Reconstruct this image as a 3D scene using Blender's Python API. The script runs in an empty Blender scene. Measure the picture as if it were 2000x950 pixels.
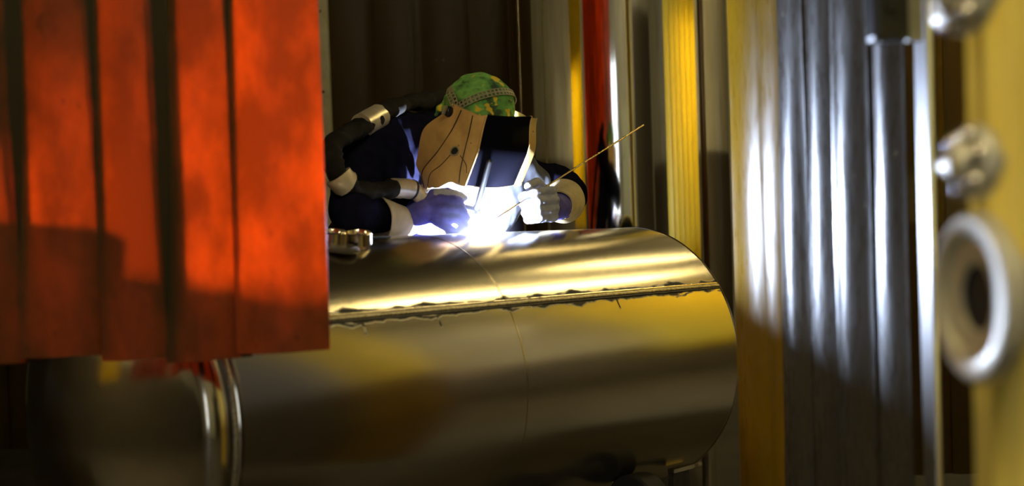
import bpy, bmesh, math, random
from mathutils import Vector, Matrix, noise
random.seed(7)
PI = math.pi
S = bpy.context.scene
COL = S.collection

# ------------------------------------------------------------------ camera
FPX = 2800.0
PITCH, ROLL, CAMZ = 0.0345, 0.0337, 1.25
cp, sp = math.cos(PITCH), math.sin(PITCH)
FW = Vector((0, cp, -sp)); UP0 = Vector((0, sp, cp)); RT0 = Vector((1, 0, 0))
RT = RT0 * math.cos(ROLL) - UP0 * math.sin(ROLL)
UP = RT0 * math.sin(ROLL) + UP0 * math.cos(ROLL)
CAM = Vector((0, 0, CAMZ))
cd = bpy.data.cameras.new('camera'); cam = bpy.data.objects.new('camera', cd); COL.objects.link(cam)
cd.sensor_width = 36.0; cd.lens = 36.0 * FPX / 2000.0
cd.clip_start = 0.05; cd.clip_end = 100
mw = Matrix((RT, UP, -FW)).transposed().to_4x4(); mw.translation = CAM
cam.matrix_world = mw
S.camera = cam
cd.dof.use_dof = True; cd.dof.focus_distance = 4.35; cd.dof.aperture_fstop = 2.0

def ray(u, v):
    return ((u - 1000) / FPX * RT - (v - 475) / FPX * UP + FW)
def at(u, v, y):
    """world point seen at pixel (u, v) on the vertical plane Y = y"""
    d = ray(u, v); return CAM + d * (y / d.y)

# ------------------------------------------------------------------ world, exposure
w = bpy.data.worlds.new('world'); S.world = w; w.use_nodes = True
w.node_tree.nodes['Background'].inputs[0].default_value = (0.9, 0.75, 0.5, 1)
w.node_tree.nodes['Background'].inputs[1].default_value = 0.004
S.view_settings.view_transform = 'Standard'; S.view_settings.look = 'None'
S.view_settings.exposure = 0.0; S.view_settings.gamma = 1.0
S.view_settings.use_curve_mapping = False
ARC_POWER = 165000.0       # emission strength of the welding arc
LAMP_POWER = 42.0         # emission strength of the shop lamps

# ------------------------------------------------------------------ materials
def mat(name, color=(.5, .5, .5), rough=.5, metal=0., **kw):
    m = bpy.data.materials.new(name); m.use_nodes = True
    b = m.node_tree.nodes['Principled BSDF']
    b.inputs['Base Color'].default_value = (*color, 1)
    b.inputs['Roughness'].default_value = rough; b.inputs['Metallic'].default_value = metal
    for k, v in kw.items():
        b.inputs[k.replace('_', ' ')].default_value = v
    return m
def N(m, t, **kw):
    n = m.node_tree.nodes.new(t)
    for k, v in kw.items(): setattr(n, k, v)
    return n
def LK(m, a, b): m.node_tree.links.new(a, b)
def BS(m): return m.node_tree.nodes['Principled BSDF']
def math_node(m, op, a, b=None, c=None, clamp=False):
    n = N(m, 'ShaderNodeMath', operation=op); n.use_clamp = clamp
    for i, x in enumerate((a, b, c)):
        if x is None: continue
        if isinstance(x, (int, float)): n.inputs[i].default_value = x
        else: LK(m, x, n.inputs[i])
    return n.outputs[0]
def coords(m, scale=(1, 1, 1)):
    tc = N(m, 'ShaderNodeTexCoord'); mp = N(m, 'ShaderNodeMapping')
    mp.inputs['Scale'].default_value = scale
    LK(m, tc.outputs['Object'], mp.inputs['Vector']); return mp.outputs[0]
def noise_tex(m, scale, detail=4, stretch=(1, 1, 1), rough=.55):
    n = N(m, 'ShaderNodeTexNoise'); n.inputs['Scale'].default_value = scale
    n.inputs['Detail'].default_value = detail; n.inputs['Roughness'].default_value = rough
    LK(m, coords(m, stretch), n.inputs['Vector']); return n.outputs[0]
def ramp(m, fac, stops):
    r = N(m, 'ShaderNodeValToRGB'); e = r.color_ramp.elements
    while len(e) < len(stops): e.new(.5)
    for i, (p, c) in enumerate(stops):
        e[i].position = p; e[i].color = (*c, 1) if len(c) == 3 else c
    LK(m, fac, r.inputs[0]); return r.outputs[0]
def mixcol(m, fac, a, b, blend='MIX'):
    n = N(m, 'ShaderNodeMix', data_type='RGBA', blend_type=blend)
    if isinstance(fac, (int, float)): n.inputs[0].default_value = fac
    else: LK(m, fac, n.inputs[0])
    for i, x in ((6, a), (7, b)):
        if isinstance(x, tuple): n.inputs[i].default_value = (*x, 1)
        else: LK(m, x, n.inputs[i])
    return n.outputs[2]
def bump(m, h, strength=.2, dist=.01):
    n = N(m, 'ShaderNodeBump'); n.inputs['Strength'].default_value = strength
    n.inputs['Distance'].default_value = dist
    LK(m, h, n.inputs['Height']); LK(m, n.outputs[0], BS(m).inputs['Normal'])
def varied(name, c1, c2, rough, scale, metal=0., stretch=(1, 1, 1), bmp=0., bdist=.003, lo=.35, hi=.65):
    m = mat(name, c1, rough, metal)
    f = noise_tex(m, scale, 5, stretch)
    LK(m, ramp(m, f, [(lo, c1), (hi, c2)]), BS(m).inputs['Base Color'])
    if bmp: bump(m, f, bmp, bdist)
    return m

def pvc(name, trans, refl, k_trans=.55, rough=.3, dirt=.5, aniso=0., grime_lap_shade=False):
    """tinted, scuffed welding-curtain PVC: part of the light passes through it, diffused"""
    m = bpy.data.materials.new(name); m.use_nodes = True; nt = m.node_tree
    p = BS(m); p.inputs['Roughness'].default_value = rough
    out = nt.nodes['Material Output']
    f = noise_tex(m, 9, 6, (1, 1, .55), .62)
    g = noise_tex(m, 55, 5, (1, 1, .25))
    grime = ramp(m, f, [(.38, (0, 0, 0)), (.72, (1, 1, 1))])
    if grime_lap_shade:
        big = ramp(m, noise_tex(m, 3.2, 4, (1.6, 1, .5), .6), [(.38, (0, 0, 0)), (.60, (1, 1, 1))])
        spots = ramp(m, noise_tex(m, 21, 2, (1, 1, .7)), [(.70, (0, 0, 0)), (.74, (1, 1, 1))])
        grime = math_node(m, 'ADD', math_node(m, 'MULTIPLY', grime, 1.1), math_node(m, 'ADD', math_node(m, 'MULTIPLY', big, .6), math_node(m, 'MULTIPLY', spots, .6)), clamp=True)
    gd = math_node(m, 'MULTIPLY', grime, dirt, clamp=True)
    if grime_lap_shade:      # overlap band darkened in the colour, for light lost through two layers
        at_ = N(m, 'ShaderNodeAttribute'); at_.attribute_name = 'lap_shade'
        lap_dim = math_node(m, 'MULTIPLY', math_node(m, 'ADD', at_.outputs['Fac'], math_node(m, 'MULTIPLY_ADD', f, .04, -.02)), 40.0, clamp=True)
        gd = math_node(m, 'ADD', gd, math_node(m, 'MULTIPLY', lap_dim, 1.35))
    tcol = mixcol(m, gd, trans, tuple(x * .35 for x in trans)) if not grime_lap_shade else mixcol(m, math_node(m, 'MULTIPLY', gd, .62, clamp=True), trans, tuple(x * .06 for x in trans))
    spk = ramp(m, noise_tex(m, 34, 3, (1, 1, .6)), [(.735, (0, 0, 0)), (.76, (1, 1, 1))])
    rcol = mixcol(m, math_node(m, 'MULTIPLY', gd, 1.0, clamp=True), refl, tuple(x * .55 + .01 for x in refl))
    rcol = mixcol(m, spk, rcol, (.30, .28, .22))
    LK(m, rcol, p.inputs['Base Color'])
    rr = N(m, 'ShaderNodeMapRange'); LK(m, g, rr.inputs[0])
    rr.inputs[3].default_value = rough - .12; rr.inputs[4].default_value = rough + .2
    LK(m, rr.outputs[0], p.inputs['Roughness'])
    if aniso:
        p.inputs['Anisotropic'].default_value = aniso; p.inputs['Anisotropic Rotation'].default_value = .25
        tg = N(m, 'ShaderNodeTangent'); tg.direction_type = 'RADIAL'; tg.axis = 'Z'
        LK(m, tg.outputs[0], p.inputs['Tangent'])
    t = N(m, 'ShaderNodeBsdfTranslucent'); LK(m, tcol, t.inputs[0])
    mx = N(m, 'ShaderNodeMixShader'); mx.inputs[0].default_value = k_trans
    LK(m, p.outputs[0], mx.inputs[1]); LK(m, t.outputs[0], mx.inputs[2])
    LK(m, mx.outputs[0], out.inputs['Surface'])
    bump(m, g, .14 if aniso else .05, .002)
    return m

def steel(name, color, rough, streak=(1, 1, 1), sscale=40, amount=.08, bmp=.03, aniso=0., tangent=None):
    m = mat(name, color, rough, 1.0)
    g = noise_tex(m, sscale, 4, streak)
    rr = N(m, 'ShaderNodeMapRange'); LK(m, g, rr.inputs[0])
    rr.inputs[3].default_value = max(.02, rough - amount); rr.inputs[4].default_value = rough + amount
    LK(m, rr.outputs[0], BS(m).inputs['Roughness'])
    if bmp: bump(m, g, bmp, .001)
    if aniso:
        BS(m).inputs['Anisotropic'].default_value = aniso
        if tangent:
            t = N(m, 'ShaderNodeTangent'); t.direction_type = 'RADIAL'; t.axis = tangent
            LK(m, t.outputs[0], BS(m).inputs['Tangent'])
    return m

def emitter(name, color, strength):
    m = bpy.data.materials.new(name); m.use_nodes = True
    p = BS(m); p.inputs['Base Color'].default_value = (0, 0, 0, 1)
    p.inputs['Emission Color'].default_value = (*color, 1)
    p.inputs['Emission Strength'].default_value = strength
    return m

M = {}
M['concrete'] = varied('concrete_floor', (.030, .026, .020), (.055, .048, .038), .6, 3, bmp=.2)
M['wall'] = varied('painted_block_wall', (.27, .26, .22), (.34, .33, .28), .8, 2)
M['dado'] = varied('dark_brown_dado', (.035, .028, .018), (.05, .04, .026), .7, 3)
M['ceiling'] = varied('dark_sheet_ceiling', (.035, .03, .025), (.05, .045, .04), .8, 2)
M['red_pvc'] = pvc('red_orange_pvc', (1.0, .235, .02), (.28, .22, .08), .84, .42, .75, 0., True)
M['brown_pvc'] = pvc('brown_amber_pvc', (.45, .22, .03), (.045, .028, .004), .25, .35, .3)
BS(M['brown_pvc']).inputs['Specular IOR Level'].default_value = .2
M['amber_pvc'] = pvc('amber_pvc', (.75, .42, .03), (.16, .11, .045), .25, .30, .3)
M['grey_pvc'] = pvc('scuffed_smoke_pvc', (.3, .22, .10), (.085, .075, .062), .15, .25, .35, .85); BS(M['grey_pvc']).inputs['Specular IOR Level'].default_value = .22
M['gold_pvc'] = pvc('scuffed_golden_pvc', (.75, .42, .03), (.30, .18, .006), .25, .26, .35, .85); BS(M['gold_pvc']).inputs['Specular IOR Level'].default_value = .1
M['yellow_pvc'] = pvc('yellow_pvc', (1, .84, .12), (.85, .68, .06), .4, .45, .1)
M['rail'] = varied('galvanised', (.30, .30, .28), (.40, .40, .37), .5, 18, .6)
M['post'] = varied('grey_painted_post', (.26, .26, .19), (.33, .33, .25), .55, 14)
M['dark_steel'] = varied('dark_steel', (.05, .047, .043), (.09, .08, .07), .55, 20, .4)
M['rubber'] = mat('black_rubber', (.015, .015, .015), .7)
M['black'] = mat('black_plastic', (.012, .012, .014), .4)

# ------------------------------------------------------------------ object helpers
MW = {}
def thing(name, label, cat, matrix=None, group=None, kind=None):
    o = bpy.data.objects.new(name, None); COL.objects.link(o)
    m = matrix if isinstance(matrix, Matrix) else Matrix.Translation(matrix or (0, 0, 0))
    o.matrix_world = m; MW[o.name] = m; o.empty_display_size = .1
    if label: o['label'] = label
    if cat: o['category'] = cat
    if group: o['group'] = group
    if kind: o['kind'] = kind
    return o
def link(name, me, material, parent=None, smooth=True, label=None, cat=None, group=None, kind=None):
    """mesh given in world space; stored in the parent's space"""
    o = bpy.data.objects.new(name, me); COL.objects.link(o)
    if parent is not None:
        pm = MW[parent.name]; me.transform(pm.inverted()); o.parent = parent; MW[o.name] = pm
    else: MW[o.name] = Matrix()
    if material: me.materials.append(material)
    if smooth:
        me.polygons.foreach_set('use_smooth', [True] * len(me.polygons))
        try: me.set_sharp_from_angle(angle=math.radians(38))
        except Exception: pass
    if label: o['label'] = label
    if cat: o['category'] = cat
    if group: o['group'] = group
    if kind: o['kind'] = kind
    return o
def fin(bm, name, material, parent=None, **kw):
    bmesh.ops.recalc_face_normals(bm, faces=bm.faces[:])
    me = bpy.data.meshes.new(name); bm.to_mesh(me); bm.free()
    return link(name, me, material, parent, **kw)
def frame_of(d, hint=Vector((0, 0, 1))):
    d = Vector(d).normalized(); h = Vector(hint)
    if abs(d.dot(h)) > .98: h = Vector((1, 0, 0))
    x = h.cross(d).normalized(); y = d.cross(x).normalized()
    return x, y, d
def box(bm, c, sx, sy, sz, rot=None, bevel=0.):
    r = bmesh.ops.create_cube(bm, size=1.0)
    m = Matrix.Translation(Vector(c)) @ (rot.to_4x4() if rot else Matrix()) @ Matrix.Diagonal((sx, sy, sz, 1))
    bmesh.ops.transform(bm, matrix=m, verts=r['verts'])
    if bevel:
        es = list({e for v in r['verts'] for e in v.link_edges})
        bmesh.ops.bevel(bm, geom=es, offset=bevel, segments=2, affect='EDGES', profile=.6)
    return bm
def loft(bm, rings, closed=True, caps=True):
    vs = [[bm.verts.new(p) for p in r] for r in rings]
    n = len(vs[0])
    for a, b in zip(vs[:-1], vs[1:]):
        for i in range(n if closed else n - 1):
            j = (i + 1) % n
            bm.faces.new((a[i], a[j], b[j], b[i]))
    if caps and closed:
        bm.faces.new(vs[0][::-1]); bm.faces.new(vs[-1])
    return vs
def tube(bm, pts, rad, n=12, caps=True, flat=1.0, hint=Vector((0, 0, 1))):
    pts = [Vector(p) for p in pts]; rings = []
    for i, p in enumerate(pts):
        d = (pts[min(i + 1, len(pts) - 1)] - pts[max(i - 1, 0)])
        x, y, _ = frame_of(d, hint)
        r = rad[i] if isinstance(rad, (list, tuple)) else rad
        rings.append([p + x * (r * math.cos(2 * PI * k / n)) + y * (r * flat * math.sin(2 * PI * k / n)) for k in range(n)])
    loft(bm, rings, True, caps); return bm
def lathe(bm, prof, o, axis, n=48, hint=Vector((0, 0, 1)), closed=False):
    """prof: (radius, height) along axis"""
    x, y, d = frame_of(axis, hint); o = Vector(o)
    rings = [[o + d * h + (x * math.cos(2 * PI * k / n) + y * math.sin(2 * PI * k / n)) * max(r, 1e-5) for k in range(n)] for r, h in prof]
    if closed: rings.append(rings[0])
    loft(bm, rings, True, False)
    if closed: bmesh.ops.remove_doubles(bm, verts=bm.verts[:], dist=1e-6)
    return bm
def spline(pts, n=8):
    P = [Vector(p) for p in pts]; out = []
    for i in range(len(P) - 1):
        p0, p1, p2, p3 = P[max(i - 1, 0)], P[i], P[i + 1], P[min(i + 2, len(P) - 1)]
        for k in range(n):
            t = k / n
            out.append(.5 * ((2 * p1) + (p2 - p0) * t + (2 * p0 - 5 * p1 + 4 * p2 - p3) * t * t + (3 * p1 - p0 - 3 * p2 + p3) * t ** 3))
    out.append(P[-1]); return out
def capsule(bm, p0, p1, r0, r1, n=14, sq=(1, 1), hint=Vector((0, 0, 1))):
    p0, p1 = Vector(p0), Vector(p1)
    x, y, d = frame_of(p1 - p0 if (p1 - p0).length > 1e-6 else Vector((0, 0, 1)), hint)
    L = (p1 - p0).length; rings = []
    for k in range(5):
        a = -PI / 2 + k * PI / 8 * .999 + .02
        rings.append((p0 + d * (r0 * math.sin(a)), r0 * math.cos(a)))
    rings.append((p0, r0)); rings.append((p1, r1))
    for k in range(1, 5):
        a = k * PI / 8 * .99
        rings.append((p1 + d * (r1 * math.sin(a)), r1 * math.cos(a)))
    loft(bm, [[c + x * (r * sq[0] * math.cos(2 * PI * k / n)) + y * (r * sq[1] * math.sin(2 * PI * k / n)) for k in range(n)] for c, r in rings])
def ellipsoid(bm, c, rx, ry, rz, rot=None):
    r = bmesh.ops.create_icosphere(bm, subdivisions=4, radius=1)
    m = Matrix.Translation(Vector(c)) @ (rot.to_4x4() if rot else Matrix()) @ Matrix.Diagonal((rx, ry, rz, 1))
    bmesh.ops.transform(bm, matrix=m, verts=r['verts'])
def melt(bm, name, material, parent, voxel=.008, smooth=6, disp=None, **kw):
    """fuse overlapping shapes into one continuous surface"""
    bmesh.ops.recalc_face_normals(bm, faces=bm.faces[:])
    me = bpy.data.meshes.new('raw'); bm.to_mesh(me); bm.free()
    t = bpy.data.objects.new('raw', me); COL.objects.link(t)
    r = t.modifiers.new('r', 'REMESH'); r.mode = 'VOXEL'; r.voxel_size = voxel
    s = t.modifiers.new('s', 'SMOOTH'); s.factor = .5; s.iterations = smooth
    dg = bpy.context.evaluated_depsgraph_get()
    nm = bpy.data.meshes.new_from_object(t.evaluated_get(dg)); nm.name = name
    bpy.data.objects.remove(t); bpy.data.meshes.remove(me)
    if disp:
        ns = [v.normal.copy() for v in nm.vertices]
        for v, nn in zip(nm.vertices, ns): v.co += nn * disp(v.co)
    return link(name, nm, material, parent, **kw)

# ------------------------------------------------------------------ the room
def slab(name, c, sx, sy, sz, m):
    bm = bmesh.new(); box(bm, c, sx, sy, sz); o = fin(bm, name, m, smooth=False); o['kind'] = 'structure'; return o
HX, Y0, Y1, HZ = 5.0, -4.0, 9.0, 4.6
slab('floor', (0, (Y0 + Y1) / 2, -.1), 2 * HX + .4, Y1 - Y0 + .4, .2, M['concrete'])
slab('ceiling', (0, (Y0 + Y1) / 2, HZ + .1), 2 * HX + .4, Y1 - Y0 + .4, .2, M['ceiling'])
slab('wall_left', (-HX - .1, (Y0 + Y1) / 2, HZ / 2), .2, Y1 - Y0, HZ, M['wall'])
slab('wall_right', (HX + .1, (Y0 + Y1) / 2, HZ / 2), .2, Y1 - Y0, HZ, M['wall'])
slab('wall_back', (0, Y1 + .1, HZ / 2), 2 * HX + .4, .2, HZ, M['wall'])
slab('wall_front', (0, Y0 - .1, HZ / 2), 2 * HX + .4, .2, HZ, M['wall'])

for nm, c_, sx_, sy_ in (('trim_1', (HX - .006, (Y0 + Y1) / 2, .75), .012, Y1 - Y0), ('trim_2', (-HX + .006, (Y0 + Y1) / 2, .75), .012, Y1 - Y0)):
    slab(nm, c_, sx_, sy_, 1.5, M['dado'])
# unseen window added behind the camera for a bright streak on the tank head
M['frosted'] = emitter('added_glow_pane', (.78, .88, 1.0), 3.0)
wn = thing('added_window_1', None, None, (-1.75, Y0, .5), kind='structure')
for k in range(2):
    for j in range(3):
        bm = bmesh.new(); box(bm, (-2.0 + k * .5, Y0 + .015, .9 + j * .7), .44, .02, .64); fin(bm, 'pane', M['frosted'], wn, smooth=False)
for k in range(3):
    bm = bmesh.new(); box(bm, (-2.25 + k * .5, Y0 + .025, 1.6), .06, .05, 2.16); fin(bm, 'mullion', M['rail'], wn, smooth=False)
for j in range(4):
    bm = bmesh.new(); box(bm, (-1.75, Y0 + .022, .55 + j * .7), 1.06, .044, .06); fin(bm, 'transom', M['rail'], wn, smooth=False)
# ------------------------------------------------------------------ shop lamps on the ceiling
M['lamp_glow'] = emitter('lamp_tube_glow', (1.0, .77, .32), LAMP_POWER)
M['lamp_mid'] = emitter('bright_lamp_tube_glow', (1.0, .77, .32), LAMP_POWER * 1.25)
M['lamp_strong'] = emitter('strong_lamp_tube_glow', (1.0, .86, .50), LAMP_POWER * 4.5)
def lamp(x, y, label, rz=0., ln=1.5, z=HZ - .55, glow='lamp_glow'):
    t = thing('ceiling_lamp', label, 'lamp', Matrix.Translation((x, y, z)) @ Matrix.Rotation(rz, 4, 'Z'), 'ceiling lamps of the shop')
    R4 = MW[t.name]; R3 = R4.to_3x3()
    bm = bmesh.new(); box(bm, R4 @ Vector((0, 0, .05)), ln + .1, .26, .05, R3, .01); fin(bm, 'housing', M['rail'], t, smooth=False)
    bm = bmesh.new(); tube(bm, [R4 @ Vector((-ln / 2, 0, -.005)), R4 @ Vector((ln / 2, 0, -.005))], .04, 8); fin(bm, 'lamp_tube', M[glow], t)
    for s in (-.5, .5):
        bm = bmesh.new(); tube(bm, [R4 @ Vector((s, 0, .07)), Vector((0, 0, HZ)) + Vector(((R4 @ Vector((s, 0, 0))).x, (R4 @ Vector((s, 0, 0))).y, 0))], .006, 6)
        fin(bm, 'hanger_rod', M['rail'], t)
# ------------------------------------------------------------------ horizontal steel tank
YAW, SLOPE, TR = 0.8091, -0.0184, 0.40
S0, S1, PHI = -1.4047, 0.3863, 0.5915
TC = Vector((0.1095, 4.2662, CAMZ - 0.5134))
TA = Vector((math.cos(YAW) * math.cos(SLOPE), math.sin(YAW) * math.cos(SLOPE), math.sin(SLOPE)))
TB = Vector((math.sin(YAW), -math.cos(YAW), 0))
TU = TA.cross(-TB).normalized()
if TU.z < 0: TU = -TU
TMW = Matrix((TA, -TB, TU)).transposed().to_4x4(); TMW.translation = TC
def tp(s, phi, r=TR): return TC + TA * s + TB * (r * math.cos(phi)) + TU * (r * math.sin(phi))
def tank_hit(u, v):
    inv = TMW.inverted(); o = inv @ CAM; d = inv.to_3x3() @ ray(u, v)
    a = d.y ** 2 + d.z ** 2; b = 2 * (o.y * d.y + o.z * d.z); c = o.y ** 2 + o.z ** 2 - TR ** 2
    q = b * b - 4 * a * c
    t = (-b - math.sqrt(max(q, 0))) / (2 * a)
    return CAM + ray(u, v) * t

# satin steel with soot along the longitudinal weld
m = mat('satin_steel_barrel', (.62, .57, .46), .2, 1.0); M['barrel'] = m
tc = N(m, 'ShaderNodeTexCoord'); sx = N(m, 'ShaderNodeSeparateXYZ'); LK(m, tc.outputs['Object'], sx.inputs[0])
ang = math_node(m, 'ARCTAN2', sx.outputs[2], math_node(m, 'MULTIPLY', sx.outputs[1], -1.0))
cx = N(m, 'ShaderNodeCombineXYZ'); LK(m, sx.outputs[0], cx.inputs[0]); LK(m, math_node(m, 'MULTIPLY', ang, TR), cx.inputs[1])
def nz(scale, detail, st):
    mp = N(m, 'ShaderNodeMapping'); mp.inputs['Scale'].default_value = st; LK(m, cx.outputs[0], mp.inputs[0])
    n = N(m, 'ShaderNodeTexNoise'); n.inputs['Scale'].default_value = scale; n.inputs['Detail'].default_value = detail
    LK(m, mp.outputs[0], n.inputs['Vector']); return n.outputs[0]
dv = math_node(m, 'SUBTRACT', math_node(m, 'MULTIPLY', ang, TR), PHI * TR)          # metres above the weld
soot_w = math_node(m, 'MULTIPLY_ADD', nz(1, 3, (9, 0, 1)), .062, -.010)
drip = math_node(m, 'MULTIPLY', math_node(m, 'GREATER_THAN', nz(1, 2, (22, 0, 1)), .655), .026)
below = math_node(m, 'LESS_THAN', dv, 0.0)
lim = math_node(m, 'ADD', soot_w, math_node(m, 'MULTIPLY', drip, below))
soot = math_node(m, 'SUBTRACT', lim, math_node(m, 'ABSOLUTE', dv))
soot = math_node(m, 'MULTIPLY', soot, 160.0, clamp=True)
sootn = math_node(m, 'MULTIPLY', soot, ramp(m, nz(1, 4, (14, 60, 1)), [(.34, (0, 0, 0)), (.46, (1, 1, 1))]), clamp=True)
tint = ramp(m, nz(1, 4, (1.5, 3, 1)), [(.3, (.60, .545, .43)), (.7, (.70, .65, .55))])
LK(m, mixcol(m, sootn, tint, (.012, .011, .008)), BS(m).inputs['Base Color'])
LK(m, math_node(m, 'SUBTRACT', 1.0, sootn), BS(m).inputs['Metallic'])
grain = nz(1, 4, (4, 300, 1))
rr = N(m, 'ShaderNodeMapRange'); LK(m, grain, rr.inputs[0]); rr.inputs[3].default_value = .17; rr.inputs[4].default_value = .24
LK(m, math_node(m, 'MULTIPLY_ADD', sootn, .4, rr.outputs[0]), BS(m).inputs['Roughness'])
bump(m, math_node(m, 'ADD', grain, math_node(m, 'MULTIPLY', nz(1, 2, (1.2, .8, 1)), 3.0)), .012, .002)
M['head'] = steel('polished_steel_head', (.50, .44, .34), .14, (1, 1, 1), 30, .04, .02)
M['weld'] = varied('weld_bead', (.30, .27, .20), (.55, .50, .38), .4, 130, .9, bmp=.6, bdist=.002)
M['bright'] = steel('bright_steel', (.72, .66, .56), .18, (1, 1, 1), 60, .05, .02)

tank = thing('steel_tank', 'long satin steel tank lying on rollers under the welder, soot along its weld', 'tank', TMW)
bm = bmesh.new(); n = 160; ns = 12
outer = [[tp(S0 + (S1 - S0) * k / ns, 2 * PI * i / n) for i in range(n)] for k in range(ns + 1)]
inner = [[tp(S1 - (S1 - S0) * k / ns, 2 * PI * i / n, TR - .006) for i in range(n)] for k in range(ns + 1)]
loft(bm, outer + inner, True, False); fin(bm, 'barrel', M['barrel'], tank)
# rolled edge at the far end
bm = bmesh.new(); pts = [tp(S1, 2 * PI * i / 120, TR - .001) for i in range(120)]
rings = []
for i, p in enumerate(pts):
    rd = (p - (TC + TA * S1)).normalized()
    rings.append([p + rd * (.0035 * math.cos(q * PI / 3)) + TA * (.0045 * math.sin(q * PI / 3)) for q in range(6)])
rings.append(rings[0]); loft(bm, rings, True, False); bmesh.ops.remove_doubles(bm, verts=bm.verts[:], dist=1e-6)
fin(bm, 'end_rim', M['bright'], tank)
# dished head on the near end
prof = [(TR, 0), (TR + .004, -.004), (TR + .004, -.012), (TR, -.016), (TR, -.035)]
for k in range(1, 9):
    a = k / 8 * 1.12; prof.append((TR - .06 + .06 * math.cos(a), -.035 - .06 * math.sin(a)))
r9, h9 = prof[-1]
for k in range(1, 15):
    t = 1 - k / 14
    prof.append((r9 * t, h9 - .075 * (1 - t * t)))
bm = bmesh.new(); lathe(bm, prof, TC + TA * S0, TA, 128, TU); fin(bm, 'dished_head', M['head'], tank)
bm = bmesh.new(); lathe(bm, [(TR + .0005, -.006), (TR + .005, -.003), (TR + .0055, 0), (TR + .005, .003), (TR + .0005, .006)], TC + TA * (S0 - .022), TA, 128, TU)
fin(bm, 'head_weld', M['weld'], tank)
# longitudinal weld bead: two plate lips and the bead between
for off, hw, hh, nm, mt in ((-.009, .0035, .003, 'weld_lip', 'dark_steel'), (.009, .0035, .003, 'weld_lip', 'bright'), (0, .006, .0045, 'weld_bead', 'weld')):
    bm = bmesh.new(); rings = []
    for k in range(181):
        s = S0 + .003 + (S1 - S0 - .006) * k / 180
        wob = .0012 * noise.noise(Vector((s * 40, off * 100, 0)))
        ph = PHI + (off + wob) / TR
        rings.append([tp(s, ph + q * hw / TR, TR + z) for q, z in ((-1, -.001), (-.6, hh * .8), (0, hh * (1 + .25 * noise.noise(Vector((s * 150, 1, off)))) ), (.6, hh * .8), (1, -.001))])
    loft(bm, rings, True, True); fin(bm, nm, M[mt], tank)
# faint circumferential shell joint
SM = -0.538
bm = bmesh.new(); lathe(bm, [(TR, -.003), (TR + .0008, -.0015), (TR + .0008, .0015), (TR, .003)], TC + TA * SM, TA, 128, TU)
fin(bm, 'shell_joint', M['barrel'], tank)

# turning rolls that carry the tank
def roller_stand(s, label):
    base = TC + TA * s; base = Vector((base.x, base.y, 0))
    mm = Matrix((Vector((TA.x, TA.y, 0)).normalized(), -TB, Vector((0, 0, 1)))).transposed().to_4x4(); mm.translation = base
    t = thing('roller_stand', label, 'stand', mm, 'roller stands under the steel tank'); R3 = mm.to_3x3()
    bm = bmesh.new(); box(bm, mm @ Vector((0, 0, .05)), .12, .86, .10, R3, .006); fin(bm, 'base_beam', M['dark_steel'], t, smooth=False)
    for sg in (-1, 1):
        al = math.radians(-90 + sg * 38); rw = .09
        c = TC + TA * s + TB * ((TR + rw + .001) * math.cos(al)) + TU * ((TR + rw + .001) * math.sin(al))
        bm = bmesh.new(); lathe(bm, [(.03, -.04), (rw - .006, -.04), (rw, -.034), (rw, .034), (rw - .006, .04), (.03, .04)], c, TA, 40, TU, closed=True)
        wl = fin(bm, 'wheel', M['rubber'], t)
        bm = bmesh.new(); lathe(bm, [(1e-4, -.045), (.032, -.045), (.032, .045), (1e-4, .045)], c, TA, 24, TU); fin(bm, 'hub', M['dark_steel'], wl)
        for k in (-1, 1):
            q = c + TA * (k * .052)
            bm = bmesh.new(); x, y = Vector((TB.x, TB.y, 0)), Vector((0, 0, 1))
            h = q.z - .1
            poly = [(-.07, -h), (.07, -h), (.035, .02), (.018, .038), (-.018, .038), (-.035, .02)]
            loft(bm, [[q + x * a_ + y * b_ + TA * e for a_, b_ in poly] for e in (-.005, .005)]); fin(bm, 'bracket', M['dark_steel'], t, smooth=False)
roller_stand(.02, 'rubber wheeled roller stand under the far end of the steel tank')
roller_stand(-1.18, 'rubber wheeled roller stand under the near domed end of the steel tank')
# the supporting leg whose bright top edge shows under the far end
pe = tank_hit(1326, 905)
t = thing('support_leg', 'brown steel support leg with a bright top edge under the far tank end', 'support leg', (pe.x, pe.y, 0))
sE = (TMW.inverted() @ pe)
phE = math.atan2(sE.z, -sE.y)
top = tp(sE.x, phE, TR + .012)
hd = Vector((TA.x, TA.y, 0)).normalized()
bm = bmesh.new(); loft(bm, [[top + hd * a_ + TB * b_ + Vector((0, 0, c_)) for a_, b_ in ((-.05, -.012), (.05, -.012), (.05, .012), (-.05, .012))] for c_ in (-.012, -.0005)])
fin(bm, 'top_plate', M['bright'], t, smooth=False)  # brighter steel stands for the light on the leg's top edge
bm = bmesh.new(); loft(bm, [[Vector((top.x, top.y, 0)) + hd * a_ + TB * b_ + Vector((0, 0, z_)) for a_, b_ in ((-.045 - g, -.014), (.03 + g, -.014), (.03 + g, .006), (-.045 - g, .006))] for z_, g in ((0.01, .03), (top.z - .013, 0))])
fin(bm, 'leg_plate', M['dark_steel'], t, smooth=False)
bm = bmesh.new(); box(bm, (top.x, top.y, .006), .2, .16, .012, None, .003); fin(bm, 'foot_plate', M['dark_steel'], t, smooth=False)

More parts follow.
